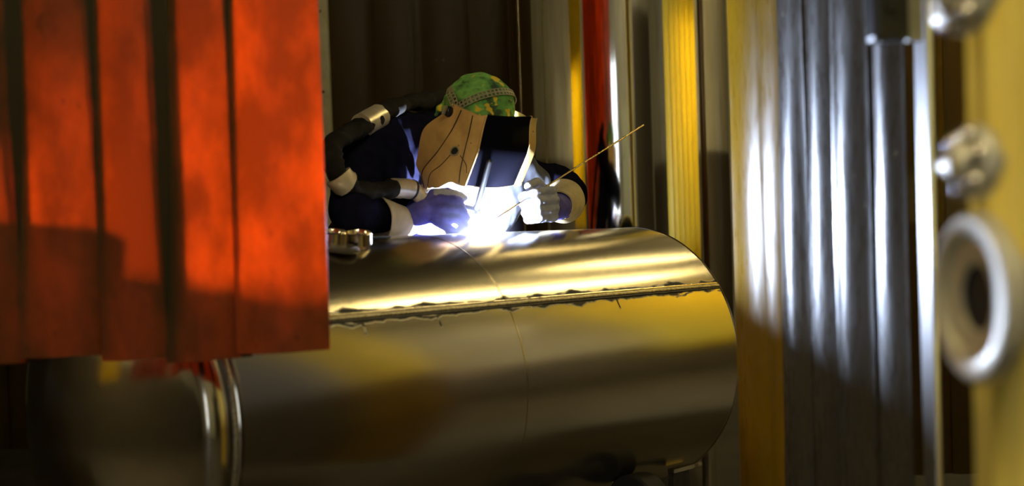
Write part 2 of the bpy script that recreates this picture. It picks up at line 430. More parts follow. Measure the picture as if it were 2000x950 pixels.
# loose fittings lying on the tank
def coupling(u, v, r, h, wall, label, tilt=0.):
    p = tank_hit(u, v); nn = (p - (TC + TA * (TMW.inverted() @ p).x)).normalized()
    ax = (nn * .55 + Vector((0, 0, 1)) * .45 + TA * tilt).normalized()
    bm = bmesh.new()
    lathe(bm, [(r - wall, .0), (r, 0), (r, h - .003), (r - .003, h), (r - wall + .002, h), (r - wall, h - .003), (r - wall - .002, h * .5)], p + ax * .001, ax, 48, TA, closed=True)
    return fin(bm, 'pipe_coupling', M['bright'], None, label=label, cat='coupling', group='loose fittings on the steel tank')
coupling(700, 478, .034, .031, .005, 'shiny short pipe coupling on the tank beside the cream glove cuff', -.12)
coupling(649, 480, .036, .036, .010, 'thick walled pipe coupling standing on the round disc by the red curtain', -.05)
p = tank_hit(662, 489); nn = (p - (TC + TA * (TMW.inverted() @ p).x)).normalized(); ax = (nn + Vector((0, 0, .5))).normalized()
bm = bmesh.new(); lathe(bm, [(1e-4, -.001), (.047, -.001), (.050, .002), (.050, .006), (.047, .008), (1e-4, .008)], p + ax * .003, ax, 48, TA)
fin(bm, 'blank_disc', M['dark_steel'], None, label='flat round steel disc lying on the tank under the thick coupling', cat='disc')

# ------------------------------------------------------------------ strip curtains
def strip_mesh(p, d, width, z0, z1, bow, lean, sag, seed, th=.003, nx=12, nz_=14, edge=0.):
    """one hanging PVC strip: p = left end on the ground line, d = direction, bow = sagitta (towards the normal)"""
    p = Vector((p[0], p[1], 0)); d = Vector((d[0], d[1], 0)).normalized(); nrm = Vector((d.y, -d.x, 0))
    bm = bmesh.new(); fr, bk = [], []
    for j in range(nz_ + 1):
        t = j / nz_; z = z0 + (z1 - z0) * t
        for i in range(nx + 1):
            q = i / nx * 2 - 1
            b = bow * (1 - q * q) + edge * max(0, abs(q) - .7) ** 2 * 10
            wv = .006 * noise.noise(Vector((q * .7 + seed, z * 1.3, seed * 3.1)))
            wv += sag * (1 - t) ** 4 * (1 + .6 * q)
            zz = z + (.004 * noise.noise(Vector((q, seed, 0))) if j == 0 else 0) + (lean * q * width * .5 if j == 0 else 0)
            c = p + d * (width * (q + 1) / 2 + .008 * (1 - t) * noise.noise(Vector((seed, z, 5)))) + nrm * (b + wv)
            fr.append(bm.verts.new((c.x, c.y, zz)))
            c2 = c - nrm * th; bk.append(bm.verts.new((c2.x, c2.y, zz)))
    W = nx + 1
    for j in range(nz_):
        for i in range(nx):
            k = j * W + i
            bm.faces.new((fr[k], fr[k + 1], fr[k + W + 1], fr[k + W])); bm.faces.new((bk[k], bk[k + W], bk[k + W + 1], bk[k + 1]))
        a = j * W; bm.faces.new((fr[a], fr[a + W], bk[a + W], bk[a])); a = j * W + nx; bm.faces.new((fr[a], bk[a], bk[a + W], fr[a + W]))
    for i in range(nx):
        bm.faces.new((fr[i], bk[i], bk[i + 1], fr[i + 1])); k = nz_ * W + i; bm.faces.new((fr[k], fr[k + 1], bk[k + 1], bk[k]))
    return bm
def curtain_root(p, q, z, label, rods=3):
    p = Vector((p[0], p[1], z)); q = Vector((q[0], q[1], z)); c = (p + q) / 2
    t = thing('strip_curtain', label, 'curtain', (c.x, c.y, z), None)
    bm = bmesh.new(); x, y, d = frame_of(q - p); R3 = Matrix((d, x, Vector((0, 0, 1)))).transposed()
    box(bm, c + Vector((0, 0, .03)), (q - p).length, .05, .05, R3, .004); fin(bm, 'rail', M['rail'], t, smooth=False)
    for k in range(rods):
        a = p.lerp(q, (k + .5) / rods)
        bm = bmesh.new(); tube(bm, [a + Vector((0, 0, .05)), Vector((a.x, a.y, HZ))], .008, 6); fin(bm, 'hanger_rod', M['rail'], t)
    return t
def add_strip(t, i, bm, m, z1, p, d, width):
    o = fin(bm, 'strip', m, t)
    c = Vector((p[0], p[1], 0)) + Vector((d[0], d[1], 0)).normalized() * width / 2
    b2 = bmesh.new(); R3 = Matrix((Vector((d[0], d[1], 0)).normalized(), Vector((-d[1], d[0], 0)).normalized(), Vector((0, 0, 1)))).transposed()
    box(b2, (c.x, c.y, z1 - .015), width * .9, .016, .04, R3, .003); fin(b2, 'clamp_plate', M['rail'], o, smooth=False)
    return o
ZR = 2.7
# red-orange curtain in front, lit through by the arc: (left px, right px) of each strip at mid height, bottom px
YC = 2.82
t = curtain_root((-2.50, YC + .02), (-.30, YC + .02), ZR, 'red orange strip curtain hanging at the left in front of the tank')
reds = [(-1440, -1240, 715), (-1300, -1090, 712), (-1150, -950, 712), (-1010, -800, 714), (-870, -660, 712), (-735, -520, 712), (-590, -380, 715), (-445, -240, 712), (-300, -100, 716), (-120, 64, 716), (23, 210, 700), (182, 362, 703), (308, 472, 706), (450, 633, 688)]
for i, (u0, u1, vb) in enumerate(reds):
    yy = YC - .012 * (len(reds) - 1 - i) * 0 + (.010 if i % 2 else 0) - .004 * i
    yy = YC + .008 * i - .11
    a = at(u0, 350, yy); b = at(u1, 350, yy); zb = at((u0 + u1) / 2 + 14, vb, yy).z
    wd = b.x - a.x
    bm = strip_mesh((a.x, yy), (1, 0), wd, zb, ZR, .020, .01, -.03 if i < len(reds) - 1 else 0., i * 1.7 + .3, edge=.004)
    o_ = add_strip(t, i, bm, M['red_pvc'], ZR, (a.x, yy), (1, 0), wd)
    lap = (u1 - reds[i + 1][0]) / (u1 - u0) if i + 1 < len(reds) else -.1  # share of the strip that is painted darker as overlap
    at_ = o_.data.attributes.new('lap_shade', 'FLOAT', 'POINT'); pm = MW[o_.name]
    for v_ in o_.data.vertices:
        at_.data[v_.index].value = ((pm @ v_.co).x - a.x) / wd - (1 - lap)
# brown curtain behind the welder
YB = 6.75
t = curtain_root((-2.75, YB), (.36, YB), ZR + .4, 'dark brown amber strip curtain hanging behind the welder')
for i in range(15):
    u0 = 257 + (i - 6) * 93; yy = YB + .012 * (i % 2)
    a = at(u0, 300, yy); wd = .262
    bm = strip_mesh((a.x, yy), (1, 0), wd, .12, ZR + .4, .014, .0, 0., i * 2.3 + 40, edge=.012)
    add_strip(t, i, bm, M['brown_pvc'], ZR + .4, (a.x, yy), (1, 0), wd)
# scuffed amber and smoke curtain at the right
A0 = Vector((.534, 3.40, 0)); A1 = Vector((.724, 2.60, 0)); dr = (A1 - A0).normalized()
t = curtain_root(A0 - dr * .05, A1 + dr * .05, ZR + .2, 'scuffed amber and grey strip curtain right of the tank, shining with arc light')
edges = [1437, 1499, 1551, 1584, 1651, 1716, 1781]
def on_line(u, v=400):
    d = ray(u, v); n2 = Vector((-dr.y, dr.x, 0))
    k = (A0 - CAM).dot(n2) / d.dot(n2); p_ = CAM + d * k; return Vector((p_.x, p_.y, 0))
for i in range(6):
    p0 = on_line(edges[i] - (24 if i in (1, 2) else 4 if i else 0)); p1 = on_line(edges[i + 1] + (4 if i else 22))
    off = Vector((dr.y, -dr.x, 0)) * (.006 * ((i + 1) % 2) + .002 * i)
    wd = (p1 - p0).length; p0 = p0 + off
    bm = strip_mesh(p0, dr, wd, .1, ZR + .2, wd * .06, .0, 0., i * 3.1 + 80, edge=.004)
    add_strip(t, i, bm, M['gold_pvc'] if i < 2 else M['grey_pvc'], ZR + .2, p0, dr, wd)
# curtains that close the bay beside the camera; the polished tank mirrors them
def side_curtain(p, q, m, n_, label, zb=.15, zt=ZR):
    p = Vector((*p, 0)); q = Vector((*q, 0)); d = (q - p).normalized(); L_ = (q - p).length; wd = L_ / n_ * 1.15
    t = curtain_root(p, q, zt, label)
    for i in range(n_):
        pp = p + d * (L_ / n_ * i) + Vector((d.y, -d.x, 0)) * (.012 * (i % 2))
        add_strip(t, i, strip_mesh(pp, d, wd, zb, zt, .012, 0, 0, i * 1.3 + p.x * 9, nx=6, nz_=5), m, zt, pp, d, wd)
side_curtain((-3.6, 3.15), (-2.52, 2.85), M['yellow_pvc'], 7, 'yellow strip curtain to the left of the red one, out of frame', 1.0)
side_curtain((1.74, 4.22), (2.28, 5.25), M['yellow_pvc'], 6, 'yellow strip curtain to the right of the bay, out of frame', .85)
side_curtain((3.55, 1.9), (3.7, 3.5), M['amber_pvc'], 7, 'amber strip curtain along the right side of the bay, out of frame', 1.1, 2.4)

side_curtain((1.52, 5.55), (2.35, 5.62), M['brown_pvc'], 5, 'dark brown strip curtain in the gap between bright post and yellow column', .1, 2.35)

# lockers and roller door behind the camera, mirrored by the upright tank
M['locker'] = varied('grey_green_locker', (.30, .33, .24), (.36, .38, .28), .5, 4)
for k in range(2):
    x0 = -.62 + k * 1.02
    t = thing('steel_locker', ('grey green steel locker against the wall behind the camera, the one further left', 'grey green steel locker against the wall behind the camera, the one further right')[k], 'locker', (x0 + .5, -3.7, 0), 'lockers behind the camera')
    bm = bmesh.new(); box(bm, (x0 + .5, -3.7, 1.05), 1.0, .5, 2.1, None, .008); fin(bm, 'body', M['locker'], t, smooth=False)
    for q_ in range(2):
        bm = bmesh.new(); box(bm, (x0 + .26 + .48 * q_, -3.44, 1.06), .46, .02, 1.96, None, .004); dd = fin(bm, 'door', M['locker'], t, smooth=False)
        bm = bmesh.new(); box(bm, (x0 + .44 + .12 * q_, -3.42, 1.1), .02, .02, .14, None, .004); fin(bm, 'handle', M['dark_steel'], dd, smooth=False)
dr_ = thing('door_1', None, None, (3.2, Y0 + .03, 0), kind='structure')
for k in range(22):
    bm = bmesh.new(); box(bm, (3.2, Y0 + .03, .08 + k * .145), 3.0, .04, .14, None, .012); fin(bm, 'slat', M['dado'], dr_, smooth=False)

# posts
def post(u0, u1, y, z1, m, label, rz=0., depth=.05, face=None):
    a = at(u0, 300, y); b = at(u1, 300, y); wd = (b.x - a.x)
    c = (a + b) / 2
    t = thing('steel_post', label, 'post', Matrix.Translation((c.x, c.y, 0)) @ Matrix.Rotation(rz, 4, 'Z'))
    mm = MW[t.name]; R3 = mm.to_3x3()
    bm = bmesh.new(); box(bm, mm @ Vector((0, 0, z1 / 2 + .005)), wd, depth, z1, R3, .004); fin(bm, 'post_tube', m, t, smooth=False)
    bm = bmesh.new(); box(bm, mm @ Vector((0, 0, .006)), wd + .12, depth + .12, .012, R3, .003); fin(bm, 'foot_plate', M['dark_steel'], t, smooth=False)
    for k in range(8):
        z = .4 + k * .32
        bm = bmesh.new(); lathe(bm, [(1e-4, .002), (.006, .002), (.007, 0)], mm @ Vector((wd * .1, -depth / 2 - .0002, z)), R3 @ Vector((0, -1, 0)), 10); fin(bm, 'bolt_head', M['dark_steel'], t)
    return t
post(616, 651, 5.75, HZ - .01, M['post'], 'plain grey steel post behind the welder at the red curtain edge')
M['white_steel'] = steel('bright_flat_bar', (.80, .80, .82), .30, (60, 60, 1), 3, .06, .02)
pp_ = at(1801, 300, 2.42)
t = thing('steel_post', 'bright flat steel post glaring blue white in the arc light', 'post', Matrix.Translation((pp_.x, pp_.y, 0)) @ Matrix.Rotation(math.radians(-5.5), 4, 'Z'))
mm = MW[t.name]; R3 = mm.to_3x3()
bm = bmesh.new(); box(bm, mm @ Vector((.006, 0, HZ / 2)), .012, .108, HZ - .01, R3, .003); fin(bm, 'post_tube', M['white_steel'], t, smooth=False)
bm = bmesh.new(); box(bm, mm @ Vector((0, 0, .006)), .12, .2, .012, R3, .003); fin(bm, 'foot_plate', M['dark_steel'], t, smooth=False)

# ------------------------------------------------------------------ upright polished tank behind
M['mirror'] = steel('polished_shell', (.80, .76, .68), .06, (1, 1, .05), 60, .02, .01)
VC = at(1219, 300, 6.1); VR = 220 / FPX * 6.05
vt = thing('upright_tank', 'tall upright polished steel tank with mirrored colour streaks behind the welder', 'tank', (VC.x, VC.y, 0))
b0 = Vector((VC.x, VC.y, 0)); Zv = Vector((0, 0, 1))
bm = bmesh.new(); lathe(bm, [(VR, .35), (VR, 1.2), (VR, 2.0), (VR, 2.9)], b0, Zv, 160); fin(bm, 'shell', M['mirror'], vt)
pr = [(VR, 2.9)] + [(VR * math.cos(k / 10 * PI / 2), 2.9 + .18 * math.sin(k / 10 * PI / 2)) for k in range(1, 11)]
bm = bmesh.new(); lathe(bm, pr, b0, Zv, 96); fin(bm, 'top_dome', M['mirror'], vt)
bm = bmesh.new(); lathe(bm, [(VR, .35), (VR * .6, .27), (.05, .18)], b0, Zv, 96); fin(bm, 'bottom_cone', M['mirror'], vt)
for k in range(4):
    a = PI / 4 + k * PI / 2; q = b0 + Vector((math.cos(a), math.sin(a), 0)) * (VR * .85)
    bm = bmesh.new(); tube(bm, [q + Zv * .34, q + Zv * .012], .03, 16); lg = fin(bm, 'leg', M['bright'], vt)
    bm = bmesh.new(); lathe(bm, [(1e-4, .012), (.05, .012), (.05, 0), (1e-4, 0)], q, Zv, 20); fin(bm, 'foot', M['bright'], lg)
# upright shell weld near its left edge
a = math.radians(-90 - 66); e = b0 + Vector((math.cos(a), math.sin(a), 0)) * VR
bm = bmesh.new(); box(bm, e + Zv * 1.62, .004, .012, 2.5, Matrix.Rotation(a, 3, 'Z')); fin(bm, 'shell_weld', M['weld'], vt, smooth=False)
lamp(3.15, 5.65, 'long tube lamp under the ceiling, high to the right of the tank', math.radians(55), 2.6, HZ - .55, 'lamp_mid')
lamp(2.8, 7.2, 'long tube lamp under the ceiling behind the upright tank', math.radians(50), 1.3)
lamp(-1.8, 1.6, 'long tube lamp under the ceiling, above the left of the camera', 0, 1.6)
lamp(.7, -.9, 'long tube lamp under the ceiling, just behind the camera', 0, 1.6, HZ - .55, 'lamp_strong')
lamp(-3.3, 2.66, 'added tube lamp, out of frame, that brightens the left yellow curtain', math.radians(-15.5), .7, 2.0, 'lamp_strong')  # added to shine through the left yellow curtain so its reflection is bright
lamp(2.62, 4.78, 'added tube lamp, out of frame, that brightens the right yellow curtain', math.radians(62), .7, 2.0, 'lamp_strong')  # added behind the right yellow curtain to brighten its mirrored streak

# ------------------------------------------------------------------ blurred yellow column and steel nozzle at the right, close to the camera
M['yellow_paint'] = varied('yellow_painted_steel', (.90, .68, .13), (.96, .76, .18), .35, 5)
M['satin'] = steel('satin_nozzle', (.66, .62, .48), .42, (1, 1, 1), 40, .06, .02); BS(M['satin']).inputs['Metallic'].default_value = .35
pa, pb = at(1893, 450, 1.62), at(1966, 450, 1.60)
ct = thing('yellow_column', 'out of focus yellow painted steel column at the right edge', 'column', (pb.x, 1.7, 0))
plan = [(pa.x, 1.62), (pb.x, 1.60), (pb.x + .22, 1.70), (pb.x + .30, 1.95), (pb.x + .22, 2.2), (pa.x + .20, 2.2)]
bm = bmesh.new(); loft(bm, [[Vector((x_, y_, z_)) for x_, y_ in plan] for z_ in (.02, HZ)])
bmesh.ops.bevel(bm, geom=[e for e in bm.edges if abs((e.verts[0].co - e.verts[1].co).z) > 1], offset=.02, segments=4, affect='EDGES')
fin(bm, 'shaft', M['yellow_paint'], ct)
bm = bmesh.new(); box(bm, (pb.x + .1, 1.9, .01), .6, .75, .02, None, .004); fin(bm, 'base_plate', M['dark_steel'], ct, smooth=False)
def nozzle(u, v, y, az, scale, prof, name, label, cat, m=M['satin'], elev=0.):
    c = at(u, v, y); ax = Vector((-math.sin(az), -math.cos(az), elev)).normalized()
    t = thing(name, label, cat, (c.x, c.y, c.z))
    bm = bmesh.new(); lathe(bm, [(r * scale, h * scale) for r, h in prof], c, ax, 64); fin(bm, 'ring', m, t)
    # stub pipe back to the column
    q = c - ax * (.05 * scale)
    bm = bmesh.new(); tube(bm, spline([q, q - ax * (.012 * scale) + Vector((0, .012 * scale, 0)), Vector((q.x + .035 * scale, q.y + .05, q.z)), Vector((q.x + .05 * scale, 1.64, q.z))], 6), .034 * scale, 24, hint=Vector((.1, .1, 1))); fin(bm, 'stub_pipe', m, t)
    return t, c, ax
AZN = math.radians(82)
t, c, ax = nozzle(1897, 583, 1.45, AZN, 1.0, [(.033, -.03), (.034, -.008), (.037, -.005), (.058, -.003), (.062, .001), (.066, .004), (.082, .004), (.087, -.001), (.087, -.012), (.080, -.018), (.045, -.045), (.036, -.06)],
      'pipe_nozzle', 'large out of focus steel ring nozzle with a dark bore at the right', 'nozzle')
bm = bmesh.new(); lathe(bm, [(1e-4, -.012), (.0335, -.012), (.0338, -.0075)], c, ax, 40); fin(bm, 'bore', M['rubber'], t)  # black disc, its colour standing for the shade inside the bore
t, c, ax = nozzle(1878, 318, 1.45, math.radians(80), .5, [(1e-4, .03), (.02, .028), (.035, .02), (.042, .004), (.046, -.01), (.07, -.014), (.078, -.03), (.07, -.05), (.036, -.06)],
      'valve_fitting', 'small out of focus steel fitting above the ring nozzle', 'fitting')
x_, y_, d_ = frame_of(ax)
for k in range(6):
    a = k * PI / 3 + .3
    bm = bmesh.new(); ellipsoid(bm, c + (x_ * math.cos(a) + y_ * math.sin(a)) * .028 - ax * .004, .010, .010, .010); fin(bm, 'dome_nut', M['bright'], t)
t, c, ax = nozzle(1857, -12, 1.45, math.radians(80), .55, [(1e-4, .03), (.02, .028), (.035, .02), (.042, .004), (.046, -.01), (.07, -.014), (.078, -.03), (.07, -.05), (.036, -.06)],
      'valve_fitting', 'out of focus steel fitting cut by the top edge of the picture', 'fitting')
x_, y_, d_ = frame_of(ax)
for k in range(6):
    a = k * PI / 3 + .3
    bm = bmesh.new(); ellipsoid(bm, c + (x_ * math.cos(a) + y_ * math.sin(a)) * .031 - ax * .004, .011, .011, .011); fin(bm, 'dome_nut', M['bright'], t)
# dark block on a hanging bar
YH = 2.1
a = at(1770, 82, YH); b = at(1801, 82, YH); hb = Vector(((a.x + b.x) / 2, YH, a.z))
t = thing('hanging_control', 'blurred black control box on a hanging grey bar at the top right', 'control box', hb)
bm = bmesh.new(); box(bm, (hb.x, YH, (hb.z + HZ) / 2), b.x - a.x, .022, HZ - hb.z, None, .004); fin(bm, 'hanging_bar', M['rail'], t, smooth=False)
a = at(1698, 84, YH); b = at(1768, 84, YH)
bm = bmesh.new(); box(bm, ((a.x + b.x) / 2, YH - .005, a.z + .075), b.x - a.x, .05, .15, None, .008); fin(bm, 'box_body', M['black'], t, smooth=False)
for k in range(2):
    bm = bmesh.new(); lathe(bm, [(1e-4, .008), (.010, .008), (.012, 0)], ((a.x + b.x) / 2, YH - .03, a.z + .05 + .05 * k), (0, -1, 0), 20); fin(bm, 'push_button', M['rubber'], t)

# ------------------------------------------------------------------ the welder
ARC = tp(-.352, 1.57)          # origin of the welder's own coordinates
TIP = tp(-.316, 1.57)          # where the torch points
LH = Vector((TA.x, TA.y, 0)).normalized(); FH = Vector((TB.x, TB.y, 0)).normalized()
KS = .92
def WT(l, f, z): return W(l, f, z) + (TIP - ARC)
def WR(l, f, z): return W(l * .42 + .028, f + .55 * l, z)      # the torch hand, swung round towards the body
def W(l, f, z): return ARC + (LH * l + FH * f + Zv * z) * KS
def WP(u, v, f):
    '''point seen at pixel (u, v), f metres in front of (+) or behind (-) the arc as the welder faces'''
    d = ray(u, v); k = ((ARC + FH * f) - CAM).dot(FH) / d.dot(FH); return CAM + d * k
M['jacket'] = varied('navy_work_jacket', (.005, .005, .012), (.008, .008, .018), .9, 30, bmp=.15, bdist=.002); BS(M['jacket']).inputs['Specular IOR Level'].default_value = 0.
M['trousers'] = varied('dark_trousers', (.03, .03, .04), (.05, .05, .06), .9, 30)
M['skin'] = mat('skin', (.55, .33, .24), .5)
M['glove'] = varied('blue_leather_glove', (.055, .05, .30), (.09, .085, .40), .7, 40, bmp=.2, bdist=.002)
M['glove_pale'] = varied('pale_leather', (.26, .28, .38), (.36, .38, .46), .7, 40, bmp=.2, bdist=.002)
M['cuff'] = varied('cream_cuff', (.46, .38, .22), (.58, .49, .30), .8, 25, bmp=.2, bdist=.002)
M['boot'] = mat('black_boot', (.02, .018, .016), .5)
base = W(.12, -.78, 0); base.z = 0
person = thing('person', 'welder in a navy jacket, green bandana and tan face shield bending over the tank', 'person', base)

HC = W(.112, -.058, .325); HP = math.radians(29)
def Hd(l, f, z):
    fw = FH * math.cos(HP) - Zv * math.sin(HP); up = FH * math.sin(HP) + Zv * math.cos(HP)
    return HC + LH * l + fw * f + up * z
HROT = Matrix((LH, FH * math.cos(HP) - Zv * math.sin(HP), FH * math.sin(HP) + Zv * math.cos(HP))).transposed()

def flz(z): return (z - ARC.z) / KS
fl = flz(0)
# body: one continuous figure under the clothes
bm = bmesh.new()
ellipsoid(bm, Hd(0, -.015, .03), .075, .098, .105, HROT)
ellipsoid(bm, Hd(0, .02, -.06), .055, .065, .065, HROT)
capsule(bm, Hd(0, .082, .0), Hd(0, .098, -.03), .010, .014)              # nose
capsule(bm, Hd(-.022, .080, -.062), Hd(.022, .080, -.062), .007, .007)   # mouth
for s in (-1, 1):
    ellipsoid(bm, Hd(s * .076, -.01, -.005), .012, .02, .03, HROT)
    capsule(bm, Hd(s * .018, .082, .018), Hd(s * .042, .076, .018), .008, .008)
capsule(bm, Hd(0, -.04, -.06), W(.08, -.31, .22), .055, .06)
capsule(bm, W(.07, -.33, .18), W(.08, -.52, -.12), .12, .12, sq=(1.1, .9))
capsule(bm, W(.08, -.52, -.12), W(.09, -.68, -.36), .12, .13)
AR = [W(-.145, -.30, .215), WP(688, 415, -.15), WR(-.26, -.045, .035)]
AL = [W(.32, -.27, .20), W(.62, -.15, .11), W(.46, -.01, .065)]
for A_ in (AR, AL):
    capsule(bm, W(.07, -.32, .2), A_[0], .07, .055); capsule(bm, A_[0], A_[1], .05, .04); capsule(bm, A_[1], A_[2], .04, .028)
for s in (-1, 1):
    hip = W(.09 + s * .10, -.70, -.40); kn = W(.09 + s * .13, -.66, fl + .50); an = W(.09 + s * .15, -.76, fl + .10)
    capsule(bm, hip, kn, .085, .058); capsule(bm, kn, an, .055, .035)
melt(bm, 'body', M['skin'], person, .012, 4)

def folds(amp, sc, seed):
    def f(co):
        q = Vector((co.x * sc, co.y * sc, co.z * sc * .45)) + Vector((seed, 0, 0))
        return amp * (noise.noise(q) + .5 * noise.noise(q * 2.3))
    return f
# jacket
bm = bmesh.new()
for s in (-1, 1):
    capsule(bm, W(.075 + s * .075, -.34, .14), W(.08 + s * .07, -.50, -.12), .125, .125)
    capsule(bm, W(.08 + s * .07, -.50, -.12), W(.09 + s * .07, -.66, -.34), .125, .135)
capsule(bm, W(-.03, -.345, .285), W(.18, -.33, .285), .10, .10)
capsule(bm, W(-.13, -.31, .245), W(.0, -.35, .295), .095, .10)
capsule(bm, W(.075, -.32, .25), Hd(0, -.06, -.09), .085, .072)
capsule(bm, W(.0, -.25, .06), W(.15, -.25, .06), .085, .085)
for A_, r in ((AR, 1.0), (AL, .95)):
    capsule(bm, W(.075, -.33, .19), A_[0], .10 * r, .092 * r)
    capsule(bm, A_[0], A_[1], .088 * r, (.082 if A_ is AL else .066)); capsule(bm, A_[1], A_[1].lerp(A_[2], .62), (.076 if A_ is AL else .066), (.046 if A_ is AL else .040))
melt(bm, 'jacket', M['jacket'], person, .0085, 5, folds(.011, 13, 3))
bm = bmesh.new()   # stand-up collar
tube(bm, spline([Hd(.088, .02, -.10), Hd(.085, -.07, -.075), Hd(.0, -.115, -.06), Hd(-.085, -.07, -.075), Hd(-.088, .02, -.10)], 6), .018, 10)
fin(bm, 'collar', M['jacket'], person)
# pale bib over the chest, facing the arc
M['bib'] = varied('grey_bib_cloth', (.05, .053, .066), (.08, .083, .10), .9, 40, bmp=.2, bdist=.002)
bm = bmesh.new()
capsule(bm, W(.02, -.215, .035), W(.10, -.20, .16), .075, .06); capsule(bm, W(.12, -.205, .03), W(.20, -.205, .14), .08, .075)
capsule(bm, W(.22, -.19, .03), W(.33, -.205, .165), .075, .075); capsule(bm, W(.27, -.15, .045), W(.41, -.165, .19), .07, .07); capsule(bm, W(.38, -.16, .19), W(.47, -.15, .15), .065, .055); capsule(bm, W(.30, -.22, .17), W(.40, -.20, .155), .085, .075)
melt(bm, 'bib', M['bib'], person, .007, 5, folds(.008, 15, 21))
# trousers and boots
bm = bmesh.new()
capsule(bm, W(.02, -.67, -.36), W(.16, -.67, -.36), .13, .13)
for s in (-1, 1):
    hip = W(.09 + s * .10, -.70, -.42); kn = W(.09 + s * .13, -.66, fl + .50); an = W(.09 + s * .15, -.76, fl + .12)
    capsule(bm, hip, kn, .105, .08); capsule(bm, kn, an, .08, .07)
melt(bm, 'trousers', M['trousers'], person, .012, 5, folds(.008, 11, 9))
for s in (-1, 1):
    bm = bmesh.new(); q = W(.09 + s * .15, -.76, fl); q.z = 0
    capsule(bm, q + Zv * .09, q + Zv * .16, .05, .052); capsule(bm, q + Zv * .047 - FH * .04, q + Zv * .042 + FH * .15, .046, .042)
    box(bm, q + Zv * .012 + FH * .05, .085, .28, .022, Matrix((LH, FH, Zv)).transposed())
    melt(bm, 'boot', M['boot'], person, .008, 4)

# bandana
def camo():
    m = mat('green_camouflage_cloth', (.1, .3, .05), .85)
    f = noise_tex(m, 16, 3, (1, 1, 1.4)); g = noise_tex(m, 27, 2)
    c = ramp(m, f, [(.36, (.03, .07, .03)), (.44, (.09, .27, .06)), (.56, (.17, .42, .09)), (.68, (.06, .17, .05))])
    y = ramp(m, g, [(.63, (0, 0, 0)), (.66, (1, 1, 1))])
    LK(m, mixcol(m, y, c, (.62, .46, .03)), BS(m).inputs['Base Color']); bump(m, f, .3, .004); return m
M['camo'] = camo()
bm = bmesh.new(); ellipsoid(bm, Hd(0, -.006, .055), .094, .108, .108, HROT)
ellipsoid(bm, Hd(0, -.075, .035), .06, .045, .06, HROT)
capsule(bm, Hd(-.02, -.115, .04), Hd(.02, -.115, .04), .016, .016)
capsule(bm, Hd(-.015, -.12, .04), Hd(-.03, -.135, -.02), .013, .010)
def creases(co):
    q = HROT.transposed() @ (co - HC)
    return .0035 * math.sin(q.z * 150 + 3 * noise.noise(q * 18)) * noise.noise(q * 12 + Vector((4, 1, 0))) * 2 + .004 * noise.noise(q * 25)
melt(bm, 'bandana', M['camo'], person, .005, 3, creases)

# ---- welding helmet
M['hood'] = mat('tan_leather_shell', (.55, .36, .14), .5)
m = M['hood']; f = noise_tex(m, 9, 5); g = noise_tex(m, 40, 3)
c = ramp(m, f, [(.3, (.40, .24, .075)), (.55, (.64, .42, .14)), (.75, (.74, .52, .19))])
sp_ = ramp(m, g, [(.70, (0, 0, 0)), (.74, (1, 1, 1))])
LK(m, mixcol(m, sp_, c, (.08, .05, .03)), BS(m).inputs['Base Color']); bump(m, f, .15, .004)
M['crease'] = mat('dark_seam', (.03, .018, .010), .8)
M['visor'] = mat('black_gloss_visor', (.004, .004, .007), .14, 0., Specular_IOR_Level=.03)
M['band'] = varied('dull_plastic_band', (.24, .22, .13), (.30, .27, .17), .5, 30)
helm = thing('welding_helmet', None, None, HC); helm['label'] = 'tan welding helmet with a black wraparound visor'
helm.parent = person; helm.matrix_parent_inverse = MW[person.name].inverted()
def lerp(a, b, t): return a + (b - a) * t
def curve(pts, t):
    for (t0, v0), (t1, v1) in zip(pts[:-1], pts[1:]):
        if t <= t1:
            k = (t - t0) / (t1 - t0); k = k * k * (3 - 2 * k); return lerp(v0, v1, k)
    return pts[-1][1]
def hood_pt(u, v, o=0.):
    """u: -1 right rear .. 0 front .. 1 left rear; v: 0 top .. 1 bottom"""
    s = 1 if u >= 0 else -1; a = abs(u)
    w_ = curve([(0, .098), (.45, .110), (1, .108)], v) + o
    d_ = curve([(0, .122), (.5, .146), (1, .142)], v) + o
    r_ = curve([(0, -.025), (.5, -.088), (.85, -.075), (1, -.03)], v)
    wf = w_ * .93
    if a < .42: x, y = wf * a / .42, d_ - .010 * (a / .42) ** 2
    elif a < .52:
        k = (a - .42) / .10; x = lerp(wf, w_, math.sin(k * PI / 2)); y = lerp(d_ - .010, d_ - .028, 1 - math.cos(k * PI / 2))
    else:
        k = (a - .52) / .48; x = w_ + .006 * math.sin(k * PI); y = lerp(d_ - .028, r_, k)
    zt = curve([(0, .092), (.42, .092), (.56, .078), (1, .066)], a)
    zb = curve([(0, -.122), (.40, -.118), (.60, -.128), (.80, -.175), (.92, -.198), (1, -.185)], a)
    return Hd(x * s, y, lerp(zt, zb, v))
NU, NV = 56, 24
bm = bmesh.new(); rows = [[hood_pt(-1 + 2 * i / NU, j / NV) for i in range(NU + 1)] for j in range(NV + 1)]
rin = [[hood_pt(-1 + 2 * i / NU, j / NV, -.004) for i in range(NU + 1)] for j in range(NV + 1)]
vo = [[bm.verts.new(p) for p in r] for r in rows]; vi = [[bm.verts.new(p) for p in r] for r in rin]
for j in range(NV):
    for i in range(NU):
        bm.faces.new((vo[j][i], vo[j][i + 1], vo[j + 1][i + 1], vo[j + 1][i])); bm.faces.new((vi[j][i], vi[j + 1][i], vi[j + 1][i + 1], vi[j][i + 1]))
for i in range(NU):
    bm.faces.new((vo[0][i], vi[0][i], vi[0][i + 1], vo[0][i + 1])); bm.faces.new((vo[NV][i], vo[NV][i + 1], vi[NV][i + 1], vi[NV][i]))
for j in range(NV):
    bm.faces.new((vo[j][0], vo[j + 1][0], vi[j + 1][0], vi[j][0])); bm.faces.new((vo[j][NU], vi[j][NU], vi[j + 1][NU], vo[j + 1][NU]))
fin(bm, 'shell', M['hood'], helm)
